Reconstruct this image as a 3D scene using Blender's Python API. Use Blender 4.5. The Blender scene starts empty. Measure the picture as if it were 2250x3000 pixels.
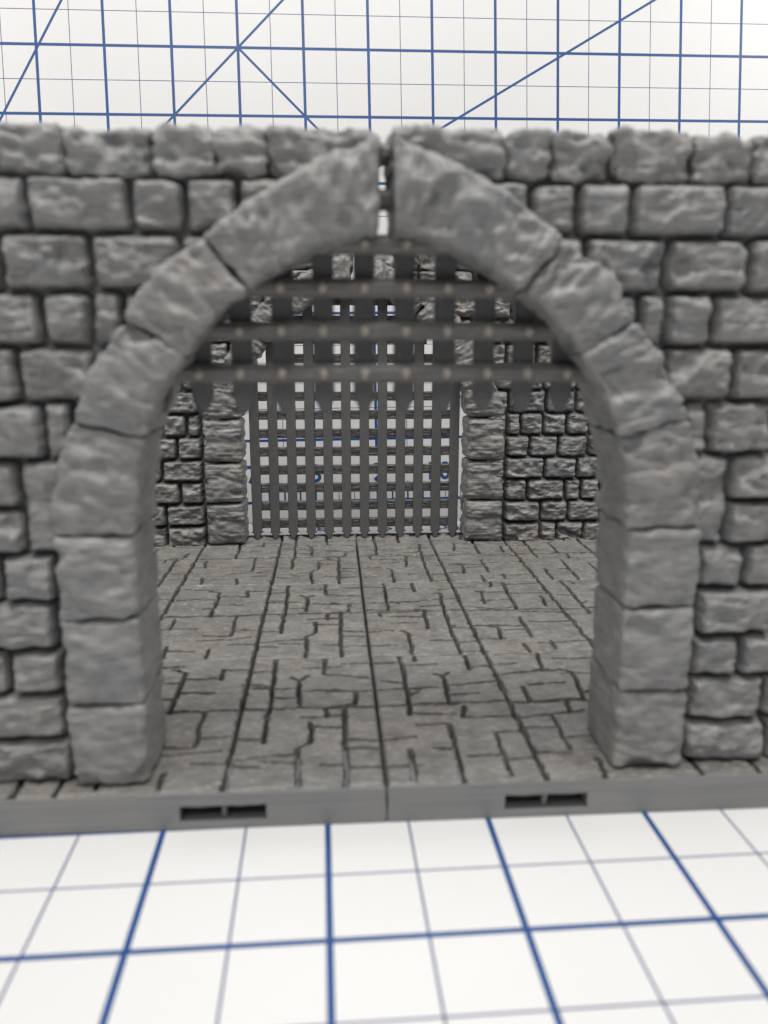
import bpy, bmesh, math, random
import numpy as np
from mathutils import Matrix, Vector
random.seed(7)
sc = bpy.context.scene
# 1 Blender unit = 1 inch (the cutting mats carry an inch grid)
sc.unit_settings.system = 'IMPERIAL'
sc.unit_settings.scale_length = 0.0254

# ------------------------------------------------------------------ camera
cam = bpy.data.cameras.new('camera')
cam.sensor_fit = 'VERTICAL'; cam.sensor_height = 36.0; cam.sensor_width = 27.0
cam.lens = 28.154
cam.clip_start = 0.05; cam.clip_end = 400
cam.dof.use_dof = True
cam.dof.focus_distance = 11.2
cam.dof.aperture_fstop = 0.53
cam_ob = bpy.data.objects.new('camera', cam)
sc.collection.objects.link(cam_ob)
cam_ob.location = (-0.0054, -3.4579, 2.9467)
cam_ob.rotation_euler = (1.35520, -0.00111, -0.07885)
sc.camera = cam_ob

# ------------------------------------------------------------------ light
world = bpy.data.worlds.new('World'); sc.world = world
world.use_nodes = True
bg = world.node_tree.nodes['Background']
bg.inputs['Color'].default_value = (0.93, 0.96, 1.0, 1); bg.inputs['Strength'].default_value = 0.14
def area(name, loc, target, size, power, col):
    l = bpy.data.lights.new(name, 'AREA'); l.shape = 'RECTANGLE'; l.size = size[0]; l.size_y = size[1]
    l.energy = power; l.color = col
    o = bpy.data.objects.new(name, l); sc.collection.objects.link(o)
    o.location = loc
    o.rotation_euler = (Vector(target) - Vector(loc)).to_track_quat('-Z', 'Y').to_euler()
    return o
area('ceiling_panel_light', (3, -7, 33), (0, 3, 0), (13, 8), 7500, (1.0, 0.985, 0.965))
area('ceiling_panel_light_near', (-5, -20, 26), (0, 2, 1), (14, 8), 2300, (1.0, 0.98, 0.96))
area('ceiling_panel_light_far', (-8, -1, 36), (0, 6, 0), (13, 8), 3500, (1.0, 0.985, 0.96))

area('side_fill_left', (-15, 2, 15), (1, 9, 0.5), (7, 5), 1300, (1.0, 0.985, 0.96))  # unseen fill, added to brighten the lower backdrop behind the rear wall
area('side_fill_right', (15, 2, 15), (-1, 9, 0.5), (7, 5), 1300, (1.0, 0.985, 0.96))  # matching added fill from the other side, also unseen

sc.view_settings.view_transform = 'Standard'; sc.view_settings.look = 'None'
sc.view_settings.exposure = 0.0; sc.view_settings.gamma = 1.0
sc.cycles.max_bounces = 6; sc.cycles.diffuse_bounces = 4; sc.cycles.glossy_bounces = 3

# ------------------------------------------------------------------ helpers
COL = sc.collection
YAW = -0.013744
BX, BY = 0.35024, 0.97012                       # world place of the tiles' front seam
CY, SY = math.cos(YAW), math.sin(YAW)
def b2w(x, y, z=0.0):
    return (BX + CY * x - SY * y, BY + SY * x + CY * y, z)

def thing(name, label, cat, loc, group=None, rot=YAW):
    o = bpy.data.objects.new(name, None); COL.objects.link(o)
    o.empty_display_size = 0.2
    o.location = loc; o.rotation_euler = (0, 0, rot)
    o['label'] = label; o['category'] = cat; o['kind'] = 'thing'
    if group: o['group'] = group
    return o

STEEP = {}
def link(name, me, mat, parent=None, smooth=True):
    o = bpy.data.objects.new(name, me); COL.objects.link(o)
    if mat is not None and not me.materials: me.materials.append(mat)
    me.polygons.foreach_set('use_smooth', STEEP[me.name] if me.name in STEEP else [bool(smooth)] * len(me.polygons)); me.update()
    if parent is not None: o.parent = parent
    return o

def mesh_np(name, V, F):
    me = bpy.data.meshes.new(name)
    V = np.ascontiguousarray(V, dtype=np.float32); F = np.ascontiguousarray(F, dtype=np.int32)
    me.vertices.add(len(V)); me.vertices.foreach_set('co', V.ravel())
    n = F.shape[1]
    me.loops.add(F.size); me.loops.foreach_set('vertex_index', F.ravel())
    me.polygons.add(len(F)); me.polygons.foreach_set('loop_start', np.arange(0, F.size, n, dtype=np.int32))
    me.polygons.foreach_set('loop_total', np.full(len(F), n, dtype=np.int32))
    me.update(calc_edges=True); me.validate()
    return me

class Acc:                                        # gathers quads of several shapes into one mesh
    def __init__(s): s.V = []; s.F = []; s.n = 0
    def add(s, V, F):
        s.V.append(V); s.F.append(np.asarray(F) + s.n); s.n += len(V)
    def mesh(s, name): return mesh_np(name, np.concatenate(s.V), np.concatenate(s.F))
    def box(s, a, b):
        x0, y0, z0 = a; x1, y1, z1 = b
        V = np.array([(x0,y0,z0),(x1,y0,z0),(x1,y1,z0),(x0,y1,z0),(x0,y0,z1),(x1,y0,z1),(x1,y1,z1),(x0,y1,z1)], float)
        s.add(V, [(0,3,2,1),(4,5,6,7),(0,1,5,4),(1,2,6,5),(2,3,7,6),(3,0,4,7)])

_U = np.uint32
def _hash(ix, iy, iz, seed):
    h = (ix.astype(np.int64) * 374761393 + iy.astype(np.int64) * 668265263 + iz.astype(np.int64) * 2147483647 + seed * 974634777) & 0xffffffff
    h = h.astype(np.uint64)
    h = ((h ^ (h >> 13)) * 1274126177) & 0xffffffff
    h = ((h ^ (h >> 16)) * 2246822519) & 0xffffffff
    return (h ^ (h >> 15)) & 0xffffffff
def perlin(P, seed=0):
    P = np.asarray(P, float); I = np.floor(P).astype(np.int64); f = P - I
    w = f * f * f * (f * (f * 6 - 15) + 10); out = 0
    for dx in (0, 1):
        for dy in (0, 1):
            for dz in (0, 1):
                h = _hash(I[:, 0] + dx, I[:, 1] + dy, I[:, 2] + dz, seed)
                gx = (h & 1023) / 511.5 - 1; gy = ((h >> 10) & 1023) / 511.5 - 1; gz = ((h >> 20) & 1023) / 511.5 - 1
                d = gx * (f[:, 0] - dx) + gy * (f[:, 1] - dy) + gz * (f[:, 2] - dz)
                wx = w[:, 0] if dx else 1 - w[:, 0]; wy = w[:, 1] if dy else 1 - w[:, 1]; wz = w[:, 2] if dz else 1 - w[:, 2]
                out = out + d * wx * wy * wz
    return out * 1.3
def fbm(P, seed=0, oct=4, gain=0.5):
    a, s, r = 1.0, 1.0, 0
    for k in range(oct):
        r = r + a * perlin(P * s, seed + 17 * k); a *= gain; s *= 2.03
    return r
def ridged(P, seed=0, oct=3):
    a, s, r = 1.0, 1.0, 0
    for k in range(oct):
        r = r + a * (0.5 - np.abs(perlin(P * s, seed + 31 * k)) * 1.6); a *= 0.5; s *= 2.1
    return r
def facets(P, seed, cell=0.16):                   # chisel marks: piecewise planes, soft edges
    Q = P / cell + 0.35 * np.stack([perlin(P * 4, seed), perlin(P * 4, seed + 1), perlin(P * 4, seed + 2)], 1)
    I = np.floor(Q).astype(np.int64); best = np.full(len(P), 1e9)
    for dx in (-1, 0, 1):
        for dy in (-1, 0, 1):
            for dz in (-1, 0, 1):
                c = [I[:, 0] + dx, I[:, 1] + dy, I[:, 2] + dz]
                h = _hash(c[0], c[1], c[2], seed)
                j = np.stack([(h & 255) / 255, ((h >> 8) & 255) / 255, ((h >> 16) & 255) / 255], 1)
                d = Q - (np.stack(c, 1) + j)
                best = np.minimum(best, np.sqrt((d * d).sum(1)) + 0.25 * ((h >> 24) & 255) / 255)
    return best                                    # 0 at dimple centres, ~1 on ridges

def rock(P, seed, k=1.0):
    """surface relief of a rough hewn printed stone, inches"""
    st = P * np.array([1.0, 1.0, 1.25])
    h = 0.020 * fbm(st * 3.0, seed, 3) + 0.042 * (facets(st, seed + 5, 0.15) - 0.62) + 0.022 * ridged(st * 8, seed + 9, 3) + 0.012 * fbm(P * np.array([9, 9, 30]), seed + 3, 3)
    pit = np.clip((perlin(P * np.array([3.1, 3.1, 4.6]), seed + 77) - 0.30) / 0.12, 0, 1)
    return (h - 0.040 * pit) * k
def layers(P, seed, a=0.003):                      # printed layer lines: thin in z, long in x
    return a * perlin(P * np.array([5.0, 5.0, 75.0]), seed) * 2

# ------------------------------------------------------------------ materials
def nodes_of(name):
    m = bpy.data.materials.new(name); m.use_nodes = True
    nt = m.node_tree; b = nt.nodes['Principled BSDF']
    return m, nt, b
def N(nt, t, **kw):
    n = nt.nodes.new(t)
    for k, v in kw.items(): setattr(n, k, v)
    return n
def math_n(nt, op, a, b=None):
    n = nt.nodes.new('ShaderNodeMath'); n.operation = op
    for i, v in enumerate((a, b)):
        if v is None: continue
        if isinstance(v, (int, float)): n.inputs[i].default_value = v
        else: nt.links.new(v, n.inputs[i])
    return n.outputs[0]

def plastic(name, dark, light, rough=0.46, streak=(7, 7, 90), bump=0.35, scale=3.0, fleck=0.0, fleck_col=(0.5, 0.46, 0.38), tint=None, fine=0.3, spec=0.5):
    m, nt, b = nodes_of(name)
    tc = N(nt, 'ShaderNodeTexCoord')
    mp0 = N(nt, 'ShaderNodeMapping'); mp0.inputs['Scale'].default_value = (1, 1, 2.1)
    nt.links.new(tc.outputs['Object'], mp0.inputs['Vector'])
    n1 = N(nt, 'ShaderNodeTexNoise'); n1.inputs['Scale'].default_value = scale; n1.inputs['Detail'].default_value = 7; n1.inputs['Roughness'].default_value = 0.62
    nt.links.new(mp0.outputs[0], n1.inputs['Vector'])
    mp = N(nt, 'ShaderNodeMapping'); mp.inputs['Scale'].default_value = streak
    nt.links.new(tc.outputs['Object'], mp.inputs['Vector'])
    n2 = N(nt, 'ShaderNodeTexNoise'); n2.inputs['Scale'].default_value = 1.0; n2.inputs['Detail'].default_value = 3; n2.inputs['Roughness'].default_value = 0.6
    nt.links.new(mp.outputs[0], n2.inputs['Vector'])
    f = math_n(nt, 'ADD', math_n(nt, 'MULTIPLY', n1.outputs[0], 1 - fine), math_n(nt, 'MULTIPLY', n2.outputs[0], fine))
    r = N(nt, 'ShaderNodeValToRGB'); nt.links.new(f, r.inputs[0])
    r.color_ramp.elements[0].position = 0.36; r.color_ramp.elements[1].position = 0.64
    r.color_ramp.elements[0].color = (*dark, 1); r.color_ramp.elements[1].color = (*light, 1)
    col = r.outputs[0]
    if tint:
        n3 = N(nt, 'ShaderNodeTexNoise'); n3.inputs['Scale'].default_value = 1.3; n3.inputs['Detail'].default_value = 3
        nt.links.new(tc.outputs['Object'], n3.inputs['Vector'])
        mr = N(nt, 'ShaderNodeMapRange'); mr.inputs[1].default_value = 0.42; mr.inputs[2].default_value = 0.66
        nt.links.new(n3.outputs[0], mr.inputs[0])
        mx = N(nt, 'ShaderNodeMix', data_type='RGBA', blend_type='MULTIPLY'); nt.links.new(mr.outputs[0], mx.inputs[0])
        nt.links.new(col, mx.inputs[6]); mx.inputs[7].default_value = (*tint, 1); col = mx.outputs[2]
    if fleck:
        n4 = N(nt, 'ShaderNodeTexNoise'); n4.inputs['Scale'].default_value = 1.0; n4.inputs['Detail'].default_value = 1
        mp4 = N(nt, 'ShaderNodeMapping'); mp4.inputs['Scale'].default_value = (18, 95, 90); mp4.inputs['Rotation'].default_value = (0, 0, 0.12)
        nt.links.new(tc.outputs['Object'], mp4.inputs['Vector']); nt.links.new(mp4.outputs[0], n4.inputs['Vector'])
        mr = N(nt, 'ShaderNodeMapRange'); mr.inputs[1].default_value = 0.60; mr.inputs[2].default_value = 0.70; mr.inputs[4].default_value = fleck
        nt.links.new(n4.outputs[0], mr.inputs[0])
        mx = N(nt, 'ShaderNodeMix', data_type='RGBA'); nt.links.new(mr.outputs[0], mx.inputs[0])
        nt.links.new(col, mx.inputs[6]); mx.inputs[7].default_value = (*fleck_col, 1); col = mx.outputs[2]
    nt.links.new(col, b.inputs['Base Color'])
    b.inputs['Roughness'].default_value = rough
    b.inputs['Specular IOR Level'].default_value = spec
    bp = N(nt, 'ShaderNodeBump'); bp.inputs['Strength'].default_value = bump; bp.inputs['Distance'].default_value = 0.006
    nt.links.new(n2.outputs[0], bp.inputs['Height']); nt.links.new(bp.outputs[0], b.inputs['Normal'])
    return m

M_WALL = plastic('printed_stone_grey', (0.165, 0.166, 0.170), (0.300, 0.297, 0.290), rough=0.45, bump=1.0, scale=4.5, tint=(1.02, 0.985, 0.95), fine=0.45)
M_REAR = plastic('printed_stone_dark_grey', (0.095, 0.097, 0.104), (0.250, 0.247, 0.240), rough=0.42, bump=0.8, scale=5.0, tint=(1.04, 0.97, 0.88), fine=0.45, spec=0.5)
M_FLOOR = plastic('printed_paving_grey', (0.096, 0.094, 0.091), (0.215, 0.211, 0.203), rough=0.42, streak=(6, 48, 48), bump=0.9, scale=4.2, fleck=0.7, fleck_col=(0.40, 0.37, 0.31), tint=(1.01, 0.98, 0.94), fine=0.5)
M_BASE = plastic('printed_base_grey', (0.180, 0.181, 0.184), (0.245, 0.244, 0.241), rough=0.42, streak=(0.7, 0.7, 60), bump=0.25, scale=1.2, fine=0.6)
M_BAR = plastic('printed_bar_grey', (0.082, 0.082, 0.084), (0.104, 0.103, 0.103), rough=0.5, streak=(40, 40, 3), bump=0.15, scale=6, fleck=0.10, fine=0.4)
M_GATE = plastic('printed_gate_lit_grey', (0.105, 0.101, 0.098), (0.165, 0.158, 0.150), rough=0.42, streak=(9, 9, 40), bump=0.4, scale=7, fine=0.5)  # same plastic as the bars, light on the cross bars painted in
M_CROSS = plastic('printed_crossbar_grey', (0.030, 0.030, 0.030), (0.150, 0.147, 0.141), rough=0.4, streak=(9, 9, 60), bump=1.0, scale=9, fine=0.7)
M_RIVET = plastic('printed_rivet_highlight', (0.27, 0.24, 0.205), (0.40, 0.36, 0.31), rough=0.35, bump=0.2, scale=12)  # highlight on the grey plastic rivets put into their tan colour
M_HAIR = plastic('plastic_hair', (0.20, 0.19, 0.18), (0.30, 0.29, 0.27), rough=0.4, bump=0.0)

def line_mask(nt, coord, period, width, offset=0.0):
    a = math_n(nt, 'ADD', coord, 1000.0 * period + period * 0.5 - offset)
    a = math_n(nt, 'DIVIDE', a, period)
    fr = math_n(nt, 'FRACT', a)
    d = math_n(nt, 'MULTIPLY', math_n(nt, 'ABSOLUTE', math_n(nt, 'SUBTRACT', fr, 0.5)), period)
    return math_n(nt, 'LESS_THAN', d, width / 2)
def inrange(nt, c, lo, hi):
    return math_n(nt, 'MULTIPLY', math_n(nt, 'GREATER_THAN', c, lo), math_n(nt, 'LESS_THAN', c, hi))
def ray_mask(nt, x, y, nx, ny, c, width):          # line nx*x + ny*y = c
    s = math_n(nt, 'ADD', math_n(nt, 'MULTIPLY', x, nx), math_n(nt, 'MULTIPLY', y, ny))
    return math_n(nt, 'LESS_THAN', math_n(nt, 'ABSOLUTE', math_n(nt, 'SUBTRACT', s, c)), width / 2)
def mat_print(name, xr, yr, border, tick, diag=(), thick=0.037, thin=0.013):
    """white cutting mat with a blue printed inch grid, drawn in the mat's own inches"""
    m, nt, b = nodes_of(name)
    tc = N(nt, 'ShaderNodeTexCoord'); sp = N(nt, 'ShaderNodeSeparateXYZ'); nt.links.new(tc.outputs['Object'], sp.inputs[0])
    x, y = sp.outputs[0], sp.outputs[1]
    inside = math_n(nt, 'MULTIPLY', inrange(nt, x, *xr), inrange(nt, y, *yr))
    tk = math_n(nt, 'MAXIMUM', line_mask(nt, x, 1.0, thick), line_mask(nt, y, 1.0, thick))
    for dg in diag:
        rm = ray_mask(nt, x, y, *dg[:3], thick * 0.85)
        if len(dg) > 3: rm = math_n(nt, 'MULTIPLY', rm, math_n(nt, 'GREATER_THAN', x, dg[3]))
        tk = math_n(nt, 'MAXIMUM', tk, rm)
    tk = math_n(nt, 'MULTIPLY', tk, inside)
    tn = math_n(nt, 'MULTIPLY', math_n(nt, 'MAXIMUM', line_mask(nt, x, 1.0, thin, 0.5), line_mask(nt, y, 1.0, thin, 0.5)), inside)
    # border line: frame around the ruler zone
    if border:
        x0, x1, y0, y1, bw = border
        fr = math_n(nt, 'MAXIMUM', math_n(nt, 'MAXIMUM', ray_mask(nt, x, y, 0, 1, y0, bw), ray_mask(nt, x, y, 0, 1, y1, bw)),
                    math_n(nt, 'MAXIMUM', ray_mask(nt, x, y, 1, 0, x0, bw), ray_mask(nt, x, y, 1, 0, x1, bw)))
        fr = math_n(nt, 'MULTIPLY', fr, math_n(nt, 'MULTIPLY', inrange(nt, x, x0 - bw / 2, x1 + bw / 2), inrange(nt, y, y0 - bw / 2, y1 + bw / 2)))
        tk = math_n(nt, 'MAXIMUM', tk, fr)
        yb, sg = tick                                # ruler ticks every eighth of an inch along the numbered border
        dist = math_n(nt, 'MULTIPLY', math_n(nt, 'SUBTRACT', y, yb), sg)
        for per, hh, ww in ((1.0, 0.36, 0.030), (0.5, 0.30, 0.030), (0.25, 0.25, 0.028), (0.125, 0.165, 0.012)):
            q = math_n(nt, 'MULTIPLY', line_mask(nt, x, per, ww), math_n(nt, 'MULTIPLY', inrange(nt, dist, 0.0, hh), inrange(nt, x, x0, x1)))
            tk = math_n(nt, 'MAXIMUM', tk, q)
    nz = N(nt, 'ShaderNodeTexNoise'); nz.inputs['Scale'].default_value = 0.5; nz.inputs['Detail'].default_value = 5
    nt.links.new(tc.outputs['Object'], nz.inputs['Vector'])
    cr = N(nt, 'ShaderNodeValToRGB'); nt.links.new(nz.outputs[0], cr.inputs[0])
    cr.color_ramp.elements[0].color = (0.605, 0.600, 0.594, 1); cr.color_ramp.elements[1].color = (0.645, 0.638, 0.632, 1)
    m1 = N(nt, 'ShaderNodeMix', data_type='RGBA'); nt.links.new(tn, m1.inputs[0]); nt.links.new(cr.outputs[0], m1.inputs[6]); m1.inputs[7].default_value = (0.030, 0.052, 0.150, 1)
    m2 = N(nt, 'ShaderNodeMix', data_type='RGBA'); nt.links.new(tk, m2.inputs[0]); nt.links.new(m1.outputs[2], m2.inputs[6]); m2.inputs[7].default_value = (0.008, 0.056, 0.190, 1)
    nt.links.new(m2.outputs[2], b.inputs['Base Color'])
    b.inputs['Roughness'].default_value = 0.42
    n5 = N(nt, 'ShaderNodeTexNoise'); n5.inputs['Scale'].default_value = 60; nt.links.new(tc.outputs['Object'], n5.inputs['Vector'])
    bp = N(nt, 'ShaderNodeBump'); bp.inputs['Strength'].default_value = 0.12; bp.inputs['Distance'].default_value = 0.003
    nt.links.new(n5.outputs[0], bp.inputs['Height']); nt.links.new(bp.outputs[0], b.inputs['Normal'])
    return m
def flat_mat(name, col, rough=0.5):
    m, nt, b = nodes_of(name)
    tc = N(nt, 'ShaderNodeTexCoord'); nz = N(nt, 'ShaderNodeTexNoise'); nz.inputs['Scale'].default_value = 6
    nt.links.new(tc.outputs['Object'], nz.inputs['Vector'])
    cr = N(nt, 'ShaderNodeValToRGB'); nt.links.new(nz.outputs[0], cr.inputs[0])
    cr.color_ramp.elements[0].color = (*[c * 0.92 for c in col], 1); cr.color_ramp.elements[1].color = (*[c * 1.06 for c in col], 1)
    nt.links.new(cr.outputs[0], b.inputs['Base Color']); b.inputs['Roughness'].default_value = rough
    return m
M_INK = flat_mat('blue_ink', (0.010, 0.062, 0.21), 0.5)
M_TABLE = flat_mat('pale_table_top', (0.55, 0.54, 0.52), 0.6)

# ------------------------------------------------------------------ the setting: table
a = Acc(); a.box((-60, -60, -1.2), (60, 60, -0.121)); t = link('table', a.mesh('table'), M_TABLE, smooth=False); t['kind'] = 'structure'

# ------------------------------------------------------------------ cutting mats
def text_mesh(body, size, name='numeral'):
    cu = bpy.data.curves.new('txt', 'FONT'); cu.body = body; cu.size = size; cu.align_x = 'CENTER'; cu.align_y = 'CENTER'; cu.offset = size * 0.018; cu.resolution_u = 6
    ob = bpy.data.objects.new('txt', cu); COL.objects.link(ob)
    dg = bpy.context.evaluated_depsgraph_get(); me = bpy.data.meshes.new_from_object(ob.evaluated_get(dg)); me.name = name
    bpy.data.objects.remove(ob); bpy.data.curves.remove(cu)
    xs = [v.co.x for v in me.vertices]; ys = [v.co.y for v in me.vertices]
    cx, cy = (min(xs) + max(xs)) / 2, (min(ys) + max(ys)) / 2
    for v in me.vertices: v.co.x -= cx; v.co.y -= cy
    me.materials.clear(); me.materials.append(M_INK)
    return me
def slab(outline, th, name, mat, parent):
    bm = bmesh.new(); f = bm.faces.new([bm.verts.new((x, y, 0)) for x, y in outline])
    r = bmesh.ops.extrude_face_region(bm, geom=[f]); vs = [g for g in r['geom'] if isinstance(g, bmesh.types.BMVert)]
    bmesh.ops.translate(bm, verts=vs, vec=(0, 0, -th)); bmesh.ops.recalc_face_normals(bm, faces=bm.faces)
    me = bpy.data.meshes.new(name); bm.to_mesh(me); bm.free()
    return link(name, me, mat, parent, smooth=False)

gm = thing('cutting_mat', 'white cutting mat with blue inch grid lying flat under the grey model', 'cutting mat', (0, 0, 0), rot=0)
GM = mat_print('ground_mat_print', (-12, 16), (-14, 8.47), (-13, 17, -14.6, 9.25, 0.045), (9.25, -1))
slab([(-13.6, -15.2), (17.6, -15.2), (17.6, 9.75), (-13.6, 9.75)], 0.12, 'mat_sheet', GM, gm)
for k in range(-6, 9):
    for i, ch in enumerate(str(k + 8)):
        me = text_mesh(ch, 0.40); o = link('numeral', me, M_INK, gm, smooth=False); n_ = len(str(k + 8))
        o.location = (k - (i - (n_ - 1) / 2) * 0.24, 8.79, 0.004); o.rotation_euler = (0, 0, math.pi)

bd = thing('cutting_mat', 'white cutting mat propped upright as a backdrop, with blue angle lines and ruler numbers', 'cutting mat', (-8.09578, 9.32036, 0.23693), rot=0)
rx, ry, rz = math.pi / 2 - 0.118464, -0.0111223, 0.0035085
bd.rotation_euler = (rx, ry, rz)
s3 = math.sqrt(3) / 2
BM = mat_print('backdrop_mat_print', (0.0, 24.0), (0.85, 17.2), (0, 24, 0, 18, 0.045), (0.0, 1),
               diag=[(-0.5, s3, 0), (-s3, 0.5, 0), (-math.sqrt(.5), math.sqrt(.5), 0), (math.sqrt(.5), math.sqrt(.5), 14 * math.sqrt(.5), 6.98)], thick=0.044, thin=0.011)
Mb = Matrix.Rotation(rz, 3, 'Z') @ Matrix.Rotation(ry, 3, 'Y') @ Matrix.Rotation(rx, 3, 'X')
def vbot(u):                                        # lower edge follows the flat mat it stands on
    return (0.006 - 0.23693 - Mb[2][0] * u) / Mb[2][1]
slab([(-0.6, vbot(-0.6)), (24.6, vbot(24.6)), (24.6, 18.6), (-0.6, 18.6)], 0.1, 'mat_sheet', BM, bd)
for k in range(1, 24):
    for i, ch in enumerate(str(k)):
        me = text_mesh(ch, 0.40); o = link('numeral', me, M_INK, bd, smooth=False)
        o.location = (k + (i - (len(str(k)) - 1) / 2) * 0.24, 0.46, 0.004)

# ------------------------------------------------------------------ stone surfaces
FLOOR_Z = 0.25
# paving joints in tile inches: (points, depth)
PL = [([(-0.55,0.02),(-0.57,0.47),(-0.48,0.55),(-0.49,0.83)],1),([(-0.25,0.01),(-0.24,1.08)],1),([(-0.37,0.9),(-0.37,1.06),(-0.16,1.11),(-0.15,1.32)],1),
 ([(-0.8,0.57),(-0.81,0.97),(-0.79,1.05),(-0.81,1.97)],1),([(-1.0,1.07),(-0.79,1.05)],0.7),([(-0.97,0.35),(-0.58,0.41)],0.3),([(-0.4,0.26),(-0.26,0.25)],0.3),
 ([(-0.25,0.48),(-0.04,0.44)],0.3),([(-0.58,1.11),(-0.59,1.55),(-0.66,1.61)],1),([(-0.59,1.55),(-0.53,1.62)],.9),([(-0.4,1.65),(-0.39,1.98)],0.7),([(-0.39,1.64),(-0.04,1.57)],0.35),
 ([(-1.03,1.49),(-0.84,1.47)],0.35),([(-1.52,1.04),(-1.53,1.75),(-1.64,1.81)],1),([(-1.62,1.27),(-1.54,1.26)],0.6),([(-1.22,1.59),(-1.23,1.8)],1),
 ([(-1.26,0.53),(-1.27,1.03)],0.6),([(-1.4,0.04),(-1.41,0.23)],1),([(-1.98,1.04),(-1.05,1.06)],0.35),([(-1.55,0.42),(-1.08,0.48)],0.3),([(-1.85,0.69),(-1.86,0.98)],0.7),([(-1.78,0.05),(-1.8,0.3)],0.9)]
PR1 = [([(0.48,0.0),(0.5,0.76)],1),([(0.49,0.41),(0.36,0.42)],0.3),([(0.18,0.03),(0.19,0.43)],1),([(0.79,0.06),(0.8,0.62)],0.4),([(0.24,0.9),(0.25,1.98)],1),
 ([(0.24,1.2),(0.33,1.28)],0.5),([(0.08,1.49),(0.22,1.45)],0.5),([(0.55,1.08),(0.57,1.57),(0.5,1.61)],1),([(0.57,1.57),(0.62,1.62)],.8),([(0.62,0.85),(0.65,1.03)],1),([(0.28,1.08),(1.01,1.09)],0.5),
 ([(0.62,0.85),(1.03,0.85)],0.3),([(0.81,1.66),(0.81,1.97)],1),([(0.37,1.86),(0.37,1.98)],0.8),([(1.05,1.56),(1.46,1.66)],0.5),([(1.41,1.65),(1.44,1.97)],1),
 ([(1.16,1.08),(1.17,1.32)],0.9),([(1.03,1.06),(1.59,1.09)],0.8),([(1.58,1.06),(1.64,1.57),(1.56,1.63)],1),([(1.42,0.88),(1.43,1.04)],0.9),([(1.04,0.82),(1.52,0.9)],0.4),
 ([(1.37,0.0),(1.4,0.24)],0.8),([(1.26,0.36),(1.26,0.84)],0.35),([(1.64,1.2),(1.95,1.22)],.6),([(1.55,.4),(1.97,.42)],.5)]
PR2 = [([(0.24,1.1),(0.24,1.98)],0.9),([(0.56,1.68),(0.56,1.98)],0.9),([(0.8,1.08),(0.83,1.61),(0.77,1.62)],1),([(0.57,0.61),(0.6,1.1),(0.52,1.12)],1),([(0.15,0.93),(0.15,1.08)],0.8),
 ([(0.03,1.13),(0.56,1.1)],0.35),([(0.62,1.05),(1.02,1.1)],0.45),([(0.37,0.02),(0.38,0.49),(0.32,0.55)],0.7),([(0.79,0.01),(0.79,0.66),(0.8,1.08)],0.9),([(0.79,0.66),(0.84,0.66)],0.6),
 ([(1.42,1.8),(1.45,1.98)],0.9),([(1.54,1.09),(1.58,1.91)],0.9),([(1.01,0.65),(1.51,0.62)],0.5),([(1.51,0.34),(1.51,0.85)],0.8),([(1.21,0.3),(1.24,0.59),(1.18,0.63)],1),
 ([(1.25,1.26),(1.29,1.64)],0.5),([(1.86,1.15),(1.89,1.46)],0.9),([(1.07,1.19),(1.26,1.11),(1.54,1.14)],0.3),([(0.82,0.05),(1.04,0.03)],0.4),([(1.4,0.0),(1.4,0.2)],0.8),([(1.64,0.05),(1.66,0.25)],0.7),([(1.55,1.0),(1.97,0.98)],.6)]

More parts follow.
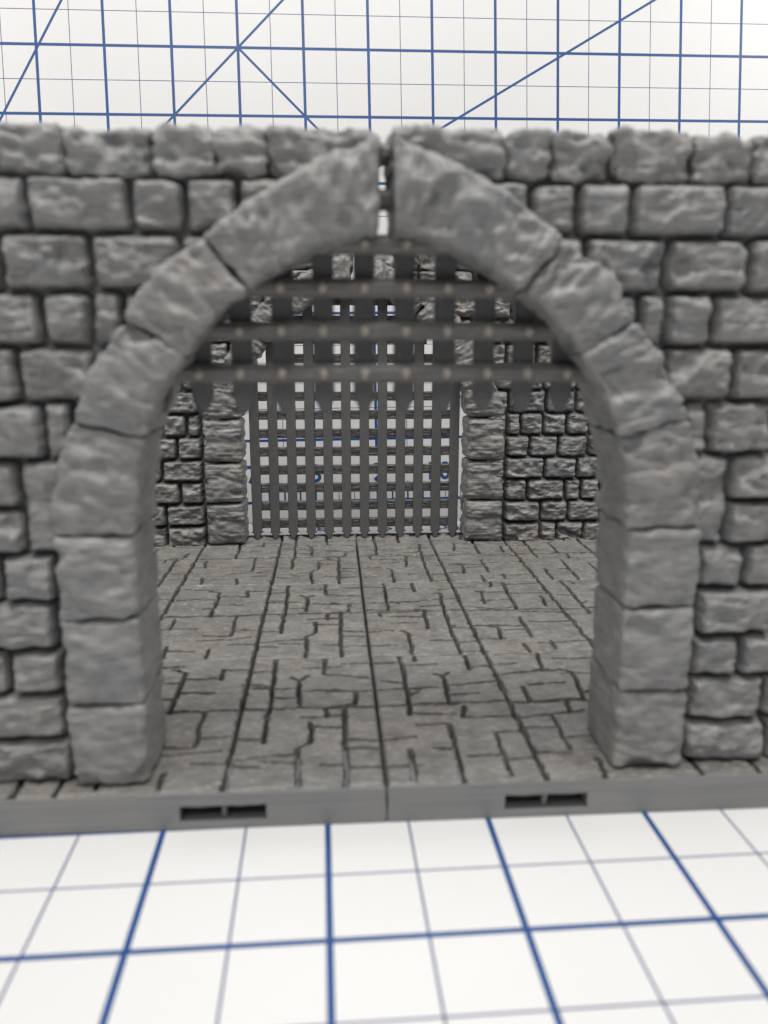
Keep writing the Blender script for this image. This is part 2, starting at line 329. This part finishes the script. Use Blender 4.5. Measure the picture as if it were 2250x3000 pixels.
def seg_field(X, Y, segs):
    """nearest joint: returns depth 0..1"""
    out = np.zeros_like(X)
    for pts, dep in segs:
        for (x0, y0), (x1, y1) in zip(pts[:-1], pts[1:]):
            dx, dy = x1 - x0, y1 - y0; L = dx * dx + dy * dy + 1e-9
            t = np.clip(((X - x0) * dx + (Y - y0) * dy) / L, 0, 1)
            d = np.hypot(X - x0 - t * dx, Y - y0 - t * dy)
            hz = abs(dy) < 0.35 * abs(dx)
            w = (0.013 + 0.004 * dep) if hz else (0.010 + 0.006 * dep)
            out = np.maximum(out, (max(dep, 0.40) if hz else max(dep, 0.6)) * np.clip(3.5 * (1 - d / w), 0, 1))
    return out
def floor_sheet(sgn, y0, y1, pat, seed, x0=0.012, x1=3.992, res=0.0115, lip=False):
    nx = int((x1 - x0) / res); ny = int((y1 - y0) / 0.0062)
    xs = np.linspace(x0, x1, nx); ys = np.linspace(y0, y1, ny)
    U, Yg = np.meshgrid(xs, ys)
    X = sgn * U; P = np.stack([X.ravel(), Yg.ravel(), np.zeros(X.size)], 1)
    wx = (0.018 * perlin(P * 6, seed) + 0.010 * perlin(P * 22, seed + 1)).reshape(X.shape)
    wy = (0.014 * perlin(P * 6, seed + 2) + 0.008 * perlin(P * 22, seed + 3)).reshape(X.shape)
    tx = X + wx; ty = (Yg - y0) * 2.0 / (y1 - y0) + wy
    g = np.zeros_like(X)
    L = PL if sgn < 0 else pat
    EX = [([(a * sgn, yy), (b * sgn, yy + dd)], 0.30 + 0.35 * ((a * 37 + yy * 11) % 1)) for a, b, yy, dd in ((.02, .24, .55, .03), (.26, .56, .93, -.02), (.04, .36, 1.33, 0), (.57, .8, .30, .02), (.82, .99, .62, 0), (.6, .98, 1.40, .03), (1.02, 1.25, .32, 0), (1.24, 1.52, 1.36, .02), (1.55, 1.97, 1.55, 0), (.26, .55, 1.78, .02), (1.6, 1.98, .72, 0), (.02, .24, .22, 0), (.26, .48, .75, .02), (.82, 1.0, .25, .02), (1.02, 1.26, .66, 0), (1.28, 1.5, .52, .02), (.25, .57, 1.36, 0), (.83, .99, 1.72, .01), (1.03, 1.22, 1.78, 0), (1.24, 1.53, 1.62, 0), (1.56, 1.97, 1.86, .02), (1.54, 1.97, .2, .02), (.02, .24, 1.85, 0), (.58, .8, 1.22, .02))]
    segs = L + EX + [([(x, 0.0), (x, 2.0)], 1.0) for x in (sgn * 1.0,)]
    g = np.maximum(g, seg_field(tx, ty, segs))
    alt = (PR1 if pat is PR2 else PR2) if sgn > 0 else None
    if sgn > 0: out2 = [([(x + 2, y) for x, y in p], d) for p, d in alt]
    else: out2 = [([(x - 2, y) for x, y in p], d) for p, d in PL]
    out2 = [s for s in out2] + [([(x, 0.0), (x, 2.0)], 1.0) for x in (sgn * 2.0, sgn * 3.0)]
    g = np.maximum(g, seg_field(tx, ty, out2))
    g = np.maximum(g, 0.6 * np.clip(3.5 * (1 - np.abs(ty - 1.06) / 0.014), 0, 1) * (perlin(P * 1.7, seed + 8).reshape(X.shape) > -0.25))
    # gentle relief per stone, plus fine print texture
    h = 0.009 * fbm(P * 2.6, seed + 5, 3) + 0.005 * ridged(P * 9, seed + 6, 2) + 0.0045 * perlin(P * np.array([9, 50, 1.0]), seed + 7) + 0.002 * fbm(P * 40, seed + 4, 2)
    Z = FLOOR_Z + h.reshape(X.shape) - 0.125 * g
    e = np.minimum.reduce([U - x0, x1 - U, Yg - y0, y1 - Yg])
    Z -= 0.016 * np.clip(1 - e / 0.016, 0, 1) ** 2
    if lip:                                           # torn rim along the open rear edge, below the gate
        k = np.clip(1 - (y1 - Yg) / 0.10, 0, 1)
        Z += k * (0.030 + 0.045 * fbm(P * np.array([7, 9, 1.0]), seed + 12, 3).reshape(X.shape)) * (U < 1.5)
    V = np.stack([X.ravel(), Yg.ravel(), Z.ravel()], 1)
    idx = np.arange(nx * ny).reshape(ny, nx)
    F = np.stack([idx[:-1, :-1], idx[:-1, 1:], idx[1:, 1:], idx[1:, :-1]], -1).reshape(-1, 4)
    if sgn < 0: F = F[:, ::-1]
    # skirt down to the base so the sheet is a solid slab edge
    A = Acc(); A.add(V, F)
    for row, zb_ in ((idx[0], 0.164 if y0 < 0.05 and not lip and pat is PR1 else 0.10), (idx[-1], 0.10), (idx[:, 0], 0.10), (idx[:, -1], 0.10)):
        top = V[row]; bot = top.copy(); bot[:, 2] = zb_; n = len(row)
        W = np.concatenate([top, bot]); i = np.arange(n - 1)
        A.add(W, np.stack([i, i + 1, i + 1 + n, i + n], 1))
    me = A.mesh('floor'); n = len(me.polygons); nr = np.zeros(n * 3, np.float32); me.polygons.foreach_get('normal', nr)
    STEEP[me.name] = np.abs(nr[2::3]) > 0.86
    return me

def base_mesh(sgn, y0, y1, front, seed):
    """plinth: smooth skirt with a twin clip slot in its outer face"""
    A = Acc(); zt = 0.232; x0, x1 = 0.008, 4.0
    d = 0.6
    s0, s1, za, zb = 0.738, 1.262, 0.048, 0.158
    slots = [(s0, s1), (s0 + 2, s1 + 2)]
    fy = y0 if front else y1
    inn = d if front else -d
    A2 = []
    def bx(xa, xb, ya, yb, z0, z1):
        xx = sorted((sgn * xa, sgn * xb)); yy = sorted((ya, yb))
        A.box((xx[0], yy[0], z0), (xx[1], yy[1], z1))
    back0 = fy + inn
    bx(x0, x1, back0, y1 if front else y0, 0.002, 0.12)          # body behind the pockets
    zt = 0.166
    cur = x0
    bx(x0, x1, fy, fy + (0.011 if front else -0.011), zt - .002, 0.240)
    for a0, a1 in slots:
        bx(cur, a0, fy, back0, 0.002, zt); cur = a1
        bx(a0, a1, fy, back0, 0.002, za); bx(a0, a1, fy, back0, zb, zt)
        mid = (a0 + a1) / 2
        bx(mid - 0.014, mid + 0.014, fy + (0.05 if front else -0.05), back0, za, zb)
        # sagging bridge strands under the slot's top edge
        n = 28; xs = np.linspace(a0, a1, n); sag = 0.001 + 0.006 * np.abs(np.sin((xs - a0) / (a1 - a0) * 2 * math.pi)) + 0.004 * np.random.RandomState(seed).rand(n)
        yy = fy + (0.006 if front else -0.006)
        V = np.concatenate([np.stack([sgn * xs, np.full(n, yy), np.full(n, zb + .002)], 1), np.stack([sgn * xs, np.full(n, yy), zb - sag], 1),
                            np.stack([sgn * xs, np.full(n, yy + (0.10 if front else -.1)), zb - sag * .6], 1)])
        i = np.arange(n - 1)
        A.add(V, np.concatenate([np.stack([i, i + 1, i + 1 + n, i + n], 1), np.stack([i + n, i + n + 1, i + 1 + 2 * n, i + 2 * n], 1)]))
    bx(cur, x1, fy, back0, 0.002, zt)
    return A.mesh('base')

def rk_scale(nrm, side):
    return np.clip(side * np.abs(nrm[:, 2]) + max(side, 0.38) * np.abs(nrm[:, 0]) + np.abs(nrm[:, 1]), 0, 1)
def block(A, C, y0, y1, seed, off=None, r=0.04, amp=1.0, n=None, gap=0.006, sgn=1, streaky=0.002, side=0.15, bulge=0.0):
    """one hewn stone. C: 4 (|x|,z) corners: outer-low, inner-low, inner-high, outer-high; off: side bulges"""
    C = np.array(C, float); off = off or {}
    w = np.linalg.norm(C[1] - C[0] + C[2] - C[3]) / 2; hgt = np.linalg.norm(C[3] - C[0] + C[2] - C[1]) / 2; dep = y1 - y0
    hs = np.array([w / 2 - gap, dep / 2, hgt / 2 - gap]); r = min(r, hs.min() * 0.8)
    if n is None: n = 0.016
    cnt = [max(4, int(2 * h / n)) for h in hs]; cnt[1] = max(4, int(2 * hs[1] / (n * 1.5)))
    Vs, Fs, tot = [], [], 0
    for ax in range(3):
        o1, o2 = [k for k in range(3) if k != ax]
        for s in (-1, 1):
            a = np.linspace(-1, 1, cnt[o1]); b = np.linspace(-1, 1, cnt[o2])
            # finer near edges
            a = np.sign(a) * np.abs(a) ** 0.8; b = np.sign(b) * np.abs(b) ** 0.8
            Ga, Gb = np.meshgrid(a, b); P = np.zeros((Ga.size, 3)); P[:, o1] = Ga.ravel() * hs[o1]; P[:, o2] = Gb.ravel() * hs[o2]; P[:, ax] = s * hs[ax]
            idx = np.arange(Ga.size).reshape(Ga.shape)
            F = np.stack([idx[:-1, :-1], idx[:-1, 1:], idx[1:, 1:], idx[1:, :-1]], -1).reshape(-1, 4)
            flip = (s > 0) ^ (ax == 1) ^ (sgn < 0)
            if not flip: F = F[:, ::-1]
            Vs.append(P); Fs.append(F + tot); tot += len(P)
    P = np.concatenate(Vs); F = np.concatenate(Fs)
    q = np.clip(P, -(hs - r), hs - r); nrm = P - q
    ln = np.linalg.norm(nrm, axis=1, keepdims=True); nrm = nrm / np.maximum(ln, 1e-9); P = q + nrm * r
    cen = np.array([C[:, 0].mean() * sgn, (y0 + y1) / 2, C[:, 1].mean()])
    S = P + cen + seed * 3.17
    dsp = rock(S, seed, amp) * rk_scale(nrm, side) + layers(S * np.array([.6, 1, .45]), seed + 2, streaky)
    if streaky > 0.006: dsp = dsp - 0.022 * (np.exp(-((P[:, 2] / hs[2] - 0.1 + 0.5 * perlin(S * 2, seed)) / 0.16) ** 2))
    # keep joint faces calmer than the show face
    P = P + nrm * dsp[:, None]
    if bulge: P[:, 1] -= bulge * (P[:, 1] < 0) * np.clip(1 - (P[:, 0] / hs[0]) ** 2, 0, 1) ** .6 * np.clip(1 - (P[:, 2] / hs[2]) ** 2, 0, 1) ** .6
    s_ = (P[:, 0] / hs[0] * (1 - 2 * gap / w) + 1) / 2; t_ = (P[:, 2] / hs[2] * (1 - 2 * gap / hgt) + 1) / 2
    b = (1 - s_)[:, None] * (1 - t_)[:, None] * C[0] + s_[:, None] * (1 - t_)[:, None] * C[1] + s_[:, None] * t_[:, None] * C[2] + (1 - s_)[:, None] * t_[:, None] * C[3]
    tt = (4 * np.clip(t_, 0, 1) * (1 - np.clip(t_, 0, 1)))[:, None]
    if 'outer' in off: b = b + tt * (1 - s_)[:, None] * np.array(off['outer'])
    if 'inner' in off: b = b + tt * s_[:, None] * np.array(off['inner'])
    V = np.stack([sgn * b[:, 0], P[:, 1] + (y0 + y1) / 2, b[:, 1]], 1)
    A.add(V, F)

ARCH_MID = [(1.66, 0.20), (1.66, 1.85), (1.56, 2.42), (1.27, 2.94), (0.88, 3.32), (0.45, 3.56), (0.04, 3.72)]
ZL = [0.24, 0.535, 0.835, 1.115, 1.42, 1.705, 1.975, 2.26, 2.58, 2.89, 3.19, 3.495, 3.785, 4.03]
EXT = {12: [0.02, 0.65, 0.91, 1.24, 1.70, 2.06, 2.5, 2.8, 3.3, 3.62, 4.0], 11: [0.3, 0.80, 1.08, 1.38, 1.92, 2.3, 2.52, 3.0, 3.35, 4.0],
       10: [0.8, 1.12, 1.60, 2.08, 2.42, 2.9, 3.2, 3.7, 4.0], 9: [1.1, 1.45, 1.62, 1.89, 2.35, 2.7, 3.1, 3.35, 4.0], 8: [1.3, 1.63, 2.04, 2.5, 2.76, 3.3, 3.7, 4.0],
       7: [1.5, 1.77, 1.93, 2.32, 2.7, 3.0, 3.5, 4.0], 6: [1.5, 1.77, 2.09, 2.5, 2.95, 3.2, 3.65, 4.0], 5: [1.5, 1.77, 2.09, 2.6, 2.85, 3.3, 3.7, 4.0],
       4: [1.7, 1.93, 2.23, 2.75, 3.0, 3.45, 4.0], 3: [1.7, 1.95, 2.45, 2.9, 3.3, 3.55, 4.0], 2: [1.7, 1.93, 2.25, 2.62, 3.1, 3.4, 4.0], 1: [1.7, 1.94, 2.43, 2.72, 3.2, 3.6, 4.0], 0: [1.7, 1.92, 2.47, 2.9, 3.15, 3.6, 4.0]}
ZR = [0.215, 0.505, 0.80, 1.095, 1.39, 1.68, 1.975, 2.27, 2.57, 2.87, 3.17, 3.47, 3.765, 4.03]
INT = {0: [1.7, 1.98, 2.49, 2.72, 3.09, 3.35, 3.7, 4.0], 1: [1.7, 1.98, 2.48, 2.86, 3.30, 3.6, 4.0], 2: [1.7, 1.99, 2.29, 2.81, 3.02, 3.28, 3.6, 4.0], 3: [1.7, 1.98, 2.51, 2.95, 3.3, 3.7, 4.0],
       4: [1.7, 1.98, 2.30, 2.68, 3.10, 3.5, 4.0], 5: [1.7, 1.99, 2.17, 2.47, 2.79, 3.1, 3.6, 4.0], 6: [1.6, 2.0, 2.5, 2.9, 3.2, 3.6, 4.0], 7: [1.5, 1.8, 2.2, 2.45, 2.9, 3.4, 4.0],
       8: [1.3, 1.6, 1.95, 2.35, 2.75, 3.1, 3.6, 4.0], 9: [1.1, 1.5, 1.9, 2.1, 2.6, 3.1, 3.5, 4.0], 10: [0.8, 1.15, 1.6, 2.0, 2.4, 2.7, 3.2, 3.6, 4.0], 11: [0.3, 0.8, 1.1, 1.5, 1.9, 2.2, 2.7, 3.1, 3.5, 4.0], 12: [0.02, 0.5, 0.8, 1.3, 1.6, 2.0, 2.4, 2.9, 3.3, 4.0]}

def inside_arch(U, Z):
    pts = ARCH_MID; zz = np.full_like(U, -1.0)
    # opening height at |x|
    xs = [p[0] for p in pts][::-1]; zs = [p[1] for p in pts][::-1]
    top = np.interp(U, xs, zs); top[U > 1.66] = -1
    return Z < top
def wall_sheet(A, sgn, yf, ZS, rows, seed, res, facing=-1, relief=1.0, merge=()):
    x0, x1, z0, z1 = 0.03, 4.0, 0.2, ZS[12] + 0.02
    nx = int((x1 - x0) / res); nz = int((z1 - z0) / res)
    U, Zg = np.meshgrid(np.linspace(x0, x1, nx), np.linspace(z0, z1, nz))
    P = np.stack([sgn * U.ravel(), np.full(U.size, seed * 1.7), Zg.ravel()], 1)
    wu = (0.012 * perlin(P * 4, seed) + 0.008 * perlin(P * 16, seed + 1)).reshape(U.shape)
    wz = (0.010 * perlin(P * 4, seed + 2) + 0.007 * perlin(P * 16, seed + 3)).reshape(U.shape)
    u = U + wu; z = Zg + wz
    H = np.zeros_like(U); rs = np.random.RandomState(seed)
    rk = rock(P, seed + 20, 1.0).reshape(U.shape)
    cells = []
    for k, js in rows.items():
        if k == 12: continue
        for a, b in zip(js[:-1], js[1:]): cells.append([a, b, ZS[k], ZS[k + 1]])
    for a, b, c, d in merge:
        cells = [q for q in cells if not (q[0] >= a - .01 and q[1] <= b + .01 and q[2] >= c - .01 and q[3] <= d + .01)]; cells.append([a, b, c, d])
    for a, b, c, d in cells:
        cu, cz = (a + b) / 2, (c + d) / 2; rr = rs.uniform(0.025, 0.055)
        m = 0.006 + rs.rand() * 0.006
        hu, hz = (b - a) / 2 - m, (d - c) / 2 - m
        qx = np.abs(u - cu) - (hu - rr); qz = np.abs(z - cz) - (hz - rr)
        sd = np.hypot(np.maximum(qx, 0), np.maximum(qz, 0)) + np.minimum(np.maximum(qx, qz), 0) - rr
        t = np.clip(-sd / 0.042, 0, 1); prof = np.sqrt(1 - (1 - t) ** 2)
        tilt = rs.uniform(-0.05, 0.05) * (u - cu) + rs.uniform(-0.05, 0.05) * (z - cz)
        hgt = ((0.100 if facing > 0 else (0.130 if yf < 1 else 0.140)) + rs.uniform(-0.012, 0.018) + tilt + rk * relief * rs.uniform(0.8, 1.25))
        H = np.where(sd < 0, prof * np.maximum(hgt, 0.03), H)
    H = H + (layers(P, seed + 40, 0.0022) + 0.002 * fbm(P * 20, seed + 41, 2)).reshape(U.shape)
    Y = yf + facing * H
    V = np.stack([sgn * U.ravel(), Y.ravel(), Zg.ravel()], 1)
    idx = np.arange(nx * nz).reshape(nz, nx)
    F = np.stack([idx[:-1, :-1], idx[:-1, 1:], idx[1:, 1:], idx[1:, :-1]], -1)
    Uc = (U[:-1, :-1] + U[1:, 1:]) / 2; Zc = (Zg[:-1, :-1] + Zg[1:, 1:]) / 2
    keep = ~inside_arch(Uc, Zc); F = F[keep]
    if (sgn < 0) ^ (facing > 0): F = F[:, ::-1]
    used = np.unique(F); remap = np.full(len(V), -1); remap[used] = np.arange(len(used))
    A.add(V[used], remap[F])
def wall_core(A, sgn, ya, yb, top):
    # solid between the two faces, following the arch opening
    pts = [(4.0, 0.2)] + [(p[0], p[1]) for p in ARCH_MID] + [(0.04, top), (4.0, top)]
    m = ARCH_MID
    for i in range(len(m) - 1):
        (xa, za), (xb, zb) = m[i], m[i + 1]
        V = []
        for y in (ya, yb):
            V += [(sgn * xa, y, za), (sgn * xb, y, zb), (sgn * xb, y, top), (sgn * xa, y, top)]
        if xa == xb: continue
        A.add(np.array(V), [(0, 1, 2, 3), (4, 7, 6, 5), (0, 4, 5, 1), (3, 2, 6, 7), (0, 3, 7, 4), (1, 5, 6, 2)])
    xx = sorted((sgn * 1.66, sgn * 3.995)); A.box((xx[0], ya, 0.2), (xx[1], yb, top))
    xx = sorted((sgn * 0.035, sgn * 0.04)); A.box((xx[0], ya, 3.72), (xx[1], yb, top))

def arch_stones(sgn, y0, y1, seed, mat, root, inner=1.45, outer=1.905, zj=(0.25, 0.79, 1.325, 1.83), n=0.016, amp=1.0, streaky=0.003, gap=0.005, r=0.028):
    S = []
    for k in range(3):
        S.append(([(outer, zj[k]), (inner, zj[k]), (inner, zj[k + 1]), (outer, zj[k + 1])], {}))
    S.append(([(outer, zj[3]), (inner - .015, zj[3]), (1.35, 2.39), (1.745, 2.48)], {'outer': (0.055, 0), 'inner': (0.02, 0)}))
    S.append(([(1.74, 2.48), (1.35, 2.39), (1.095, 2.845), (1.41, 3.04)], {'outer': (0.035, 0.03), 'inner': (0.025, 0.015)}))
    S.append(([(1.415, 3.04), (1.10, 2.84), (0.75, 3.19), (0.99, 3.46)], {'outer': (0.05, 0.04), 'inner': (0.02, 0.02)}))
    S.append(([(0.99, 3.465), (0.75, 3.19), (0.038, 3.50), (0.038, 3.985)], {'outer': (0.02, 0.055), 'inner': (0.0, 0.055)}))
    for k, (C, off) in enumerate(S):
        A = Acc(); dy = random.uniform(-0.012, 0.012)
        block(A, C, y0 + dy, y1, seed + 7 * k, off, r=r, amp=amp * (1.1 if k > 2 else 0.8), n=n, sgn=sgn, gap=gap, bulge=0.035, streaky=streaky)
        link('arch_stone', A.mesh('arch_stone'), mat, root)

def gate_tile(side, rear, label):
    sgn = -1 if side == 'left' else 1
    seed = {('left', 0): 11, ('right', 0): 57, ('left', 1): 131, ('right', 1): 211}[(side, rear)]
    ox = 0.015
    y0, y1 = (0.0, 2.046) if not rear else (4.158, 6.24)
    root = thing('gate_tile', label, 'dungeon tile', b2w(ox, 0, 0))
    link('base', base_mesh(sgn, y0, y1 if not rear else 6.50, not rear, seed), M_BASE, root, smooth=False)
    link('floor', floor_sheet(sgn, y0 + (0.012 if not rear else 0), y1, PR1 if not rear else PR2, seed, lip=bool(rear)), M_FLOOR, root)
    A = Acc()
    if not rear:
        wf, wb, ZS, rows, mat, res = 0.295, 0.52, ZL, EXT, M_WALL, 0.0125
        merge = [(1.77, 2.09, ZL[5], ZL[7])]
    else:
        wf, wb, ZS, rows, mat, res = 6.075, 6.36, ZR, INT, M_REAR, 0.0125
        merge = []
    wall_sheet(A, sgn, wf, ZS, rows, seed, res, -1, merge=merge, relief=1.0 if not rear else 1.15)
    wall_sheet(A, sgn, wb, ZS, rows, seed + 3, 0.03, +1)
    wall_core(A, sgn, wf + 0.004, wb - 0.004, ZS[12] + 0.05)
    js = rows[12]                                   # top course: stones through the whole thickness
    for a, b in zip(js[:-1], js[1:]):
        zt = 4.045 + random.uniform(-0.012, 0.018)
        block(A, [(b, ZS[12]), (a, ZS[12]), (a, zt), (b, zt)], wf - 0.10, wb + 0.09, seed + int(a * 10) + 300, r=0.04, amp=1.3, n=0.014, sgn=sgn, gap=0.008, side=0.45)
    wm = A.mesh('wall'); nr = np.zeros(len(wm.polygons) * 3, np.float32); wm.polygons.foreach_get('normal', nr); STEEP[wm.name] = np.abs(nr[1::3]) > 0.55
    link('wall', wm, mat, root)
    if not rear: arch_stones(sgn, 0.105, 0.66, seed + 400, mat, root)
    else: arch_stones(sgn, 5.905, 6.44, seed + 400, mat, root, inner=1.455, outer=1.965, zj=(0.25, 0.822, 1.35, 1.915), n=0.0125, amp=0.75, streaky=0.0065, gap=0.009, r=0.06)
    return root
gate_tile('left', 0, 'left half of the blurred front stone arch, standing on a slotted base')
gate_tile('right', 0, 'right half of the blurred front stone arch, standing on a slotted base')
gate_tile('left', 1, 'left half of the sharp rear stone wall, beside the lowered gate')
gate_tile('right', 1, 'right half of the sharp rear stone wall, beside the lowered gate')

for side, sgn in (('left', -1), ('right', 1)):
    r = thing('floor_tile', 'grey paved floor tile in the middle row, %s of the centre seam' % side, 'floor tile', b2w(0.012, 2.055, 0), 'paved floor tiles between the two walls')
    A = Acc(); xx = sorted((sgn * 0.008, sgn * 4.0)); A.box((xx[0], 0, 0.002), (xx[1], 2.098, 0.12))
    link('base', A.mesh('base'), M_BASE, r, smooth=False)
    link('floor', floor_sheet(sgn, 0.0, 2.098, PR2, 400 + sgn), M_FLOOR, r)

# ------------------------------------------------------------------ portcullis
def bar_mesh(z_tip, z_top, w=0.063, d=0.03, seed=0):
    rs = np.random.RandomState(seed)
    prof = [(z_tip, 0.022), (z_tip + 0.035, 0.036), (z_tip + 0.085, w * 0.98), (z_tip + 0.11, w)]
    zs = np.linspace(z_tip + 0.2, z_top, 24); prof += [(z, w) for z in zs]
    A = Acc(); V = []; c = 0.008
    for z, ww in prof:
        j = rs.uniform(-0.0012, 0.0012)
        for (x, y) in ((-ww + c, -d), (ww - c, -d), (ww, -d + c), (ww, d), (-ww, d), (-ww, -d + c)): V.append((x + j, y, z))
    n = len(prof); F = []
    for i in range(n - 1):
        for k in range(6): F.append((i * 6 + k, i * 6 + (k + 1) % 6, (i + 1) * 6 + (k + 1) % 6, (i + 1) * 6 + k))
    for b in (0, (n - 1) * 6): F += [(b, b + 1, b + 2, b + 5), (b + 5, b + 2, b + 3, b + 4)]
    A.add(np.array(V), F)
    return A
def nub(A, c, r):                                     # small blob of stray plastic
    th = np.linspace(0, math.pi, 6); ph = np.linspace(0, 2 * math.pi, 9)[:-1]
    V = np.array([(c[0] + r * 1.5 * math.sin(t) * math.cos(p), c[1] + r * math.sin(t) * math.sin(p), c[2] + r * math.cos(t)) for t in th for p in ph])
    A.add(V, [(i * 8 + k, i * 8 + (k + 1) % 8, (i + 1) * 8 + (k + 1) % 8, (i + 1) * 8 + k) for i in range(5) for k in range(8)])
def cross_mesh(x0, x1, zc, seed, hh=0.058, d=0.045, ridge=False):
    nx = 220; prof = []
    m = 12
    for k in range(m + 1):
        zz = -hh + 2 * hh * k / m
        prof.append((-d if not ridge else -d * (1.0 if abs(zz) < 0.022 else 0.25 + 0.75 * (hh - abs(zz)) / (hh - 0.022)), zz))
    prof += [(d, hh), (d, -hh)]
    xs = np.linspace(x0, x1, nx); V = []
    X, K = np.meshgrid(xs, np.arange(len(prof)), indexing='ij')
    PY = np.array([p[0] for p in prof])[K]; PZ = np.array([p[1] for p in prof])[K]
    P = np.stack([X.ravel(), PY.ravel(), PZ.ravel() + zc], 1)
    amp = (PY.ravel() < 0)
    dy = amp * ((0.004 if ridge else 0.012) * perlin(P * np.array([7, 1, 75.0]), seed) + (0.002 if ridge else 0.005) * perlin(P * np.array([26, 1, 110.0]), seed + 1))
    dz = 0.003 * perlin(P * np.array([14, 1, 3.0]), seed + 2)
    P[:, 1] += dy; P[:, 2] += dz
    n = len(prof); idx = np.arange(nx * n).reshape(nx, n); F = []
    nxt = np.roll(idx, -1, axis=1)
    F = np.stack([idx[:-1], idx[1:], nxt[1:], nxt[:-1]], -1).reshape(-1, 4)
    A = Acc(); A.add(P, F)
    return A

# rear gate, lowered: flat bars towards the viewer, rough cross bars behind them
g = thing('portcullis', 'dark grey portcullis grid lowered to the floor in the rear arch, pointed bar tips', 'portcullis', b2w(0.012, 6.19, 0), 'portcullis gates in the arches')
for k in range(12):
    x = -1.325 + 0.2415 * k
    A = bar_mesh(0.272, 3.45 if abs(x) < 0.9 else (3.1 if abs(x) < 1.2 else 2.6), seed=k)
    rs = random.Random(k)
    nub(A, (0.066, -0.01, 0.355 + rs.uniform(-.005, .012)), 0.011); nub(A, (-0.064, 0, 0.352), 0.008)
    if k % 2: nub(A, (0.05, 0.0, 0.31), 0.010)
    o = link('vertical_bar', A.mesh('vertical_bar'), M_BAR, g, smooth=False); o.location = (x, 0, 0)
for k in range(13):
    z = 0.463 + 0.2448 * k; hw = 1.38 if z < 2.5 else (1.15 if z < 2.9 else (0.95 if z < 3.2 else 0.6))
    link('cross_bar', cross_mesh(-hw, hw, z, 60 + k).mesh('cross_bar'), M_CROSS, g).location = (0, 0.075, 0)
# stray printing hairs on the rear gate
cu_pts = []
rs = random.Random(5)
for k in range(16):
    A = Acc()
    bx_ = -1.2 + 0.2415 * rs.randint(0, 10); z0 = rs.choice([0.33, 0.35, 0.58, 0.82, 1.05, 1.55, 1.66, 1.8]) + rs.uniform(-.04, .04)
    p0 = np.array([bx_ - 0.07, 0.02, z0]); p1 = np.array([bx_ + 0.07, 0.03, z0 + rs.uniform(-0.09, 0.09)]); mid = (p0 + p1) / 2 + np.array([0, 0, rs.uniform(-0.04, 0.03)])
    w = 0.0011; T = np.linspace(0, 1, 7); C = [(1 - t) ** 2 * p0 + 2 * t * (1 - t) * mid + t * t * p1 for t in T]
    V = []
    for c in C: V += [c + (0, -w, -w), c + (0, w, -w), c + (0, 0, w)]
    A.add(np.array(V), [(i * 3 + j, i * 3 + (j + 1) % 3, (i + 1) * 3 + (j + 1) % 3, (i + 1) * 3 + j) for i in range(6) for j in range(3)])
    link('plastic_hair', A.mesh('plastic_hair'), M_HAIR, g, smooth=False)

def rivet_mesh():
    A = Acc(); n = 10
    V = [(0.020 * math.cos(t), -0.072, 0.020 * math.sin(t)) for t in np.linspace(0, 2 * math.pi, n + 1)[:-1]]
    V += [(0.034 * math.cos(t), -0.040, 0.034 * math.sin(t)) for t in np.linspace(0, 2 * math.pi, n + 1)[:-1]] + [(0, -0.080, 0)]
    A.add(np.array(V), [(i, (i + 1) % n, n + (i + 1) % n, n + i) for i in range(n)] + [(2 * n, (i + 1) % n, i, i) for i in range(0)] + [(2 * n, (i + 2) % n, (i + 1) % n, i) for i in range(0, n, 2)])
    return A.mesh('rivet')
RIVET = rivet_mesh()
# front gate, raised: cross bars with highlight-tinted rivets towards the viewer, bars behind
g = thing('portcullis', 'blurred grey portcullis grid with pale rivets, raised high in the front arch', 'portcullis', b2w(0.012, 0.42, 0), 'portcullis gates in the arches')
for k in range(12):
    x = -1.315 + 0.2415 * k
    o = link('vertical_bar', bar_mesh(2.50, 3.98 if abs(x) < .6 else (3.5 if abs(x) < 1.1 else 2.95), seed=k + 30).mesh('vertical_bar'), M_BAR, g, smooth=False); o.location = (x, 0.04, 0)
for k in range(6):
    z = 2.735 + 0.2425 * k; hw = (1.5, 1.3, 1.1, 0.85, 0.7, 0.6)[k]
    cb = link('cross_bar', cross_mesh(-hw, hw, z, 90 + k, hh=0.054, d=0.05, ridge=True).mesh('cross_bar'), M_GATE, g, smooth=False); cb.location = (0, -0.045, 0)
    for j in range(12):
        x = -1.315 + 0.2415 * j
        if abs(x) > hw: continue
        rv = link('rivet', RIVET, M_RIVET, cb, smooth=False); rv.location = (x, 0, z)
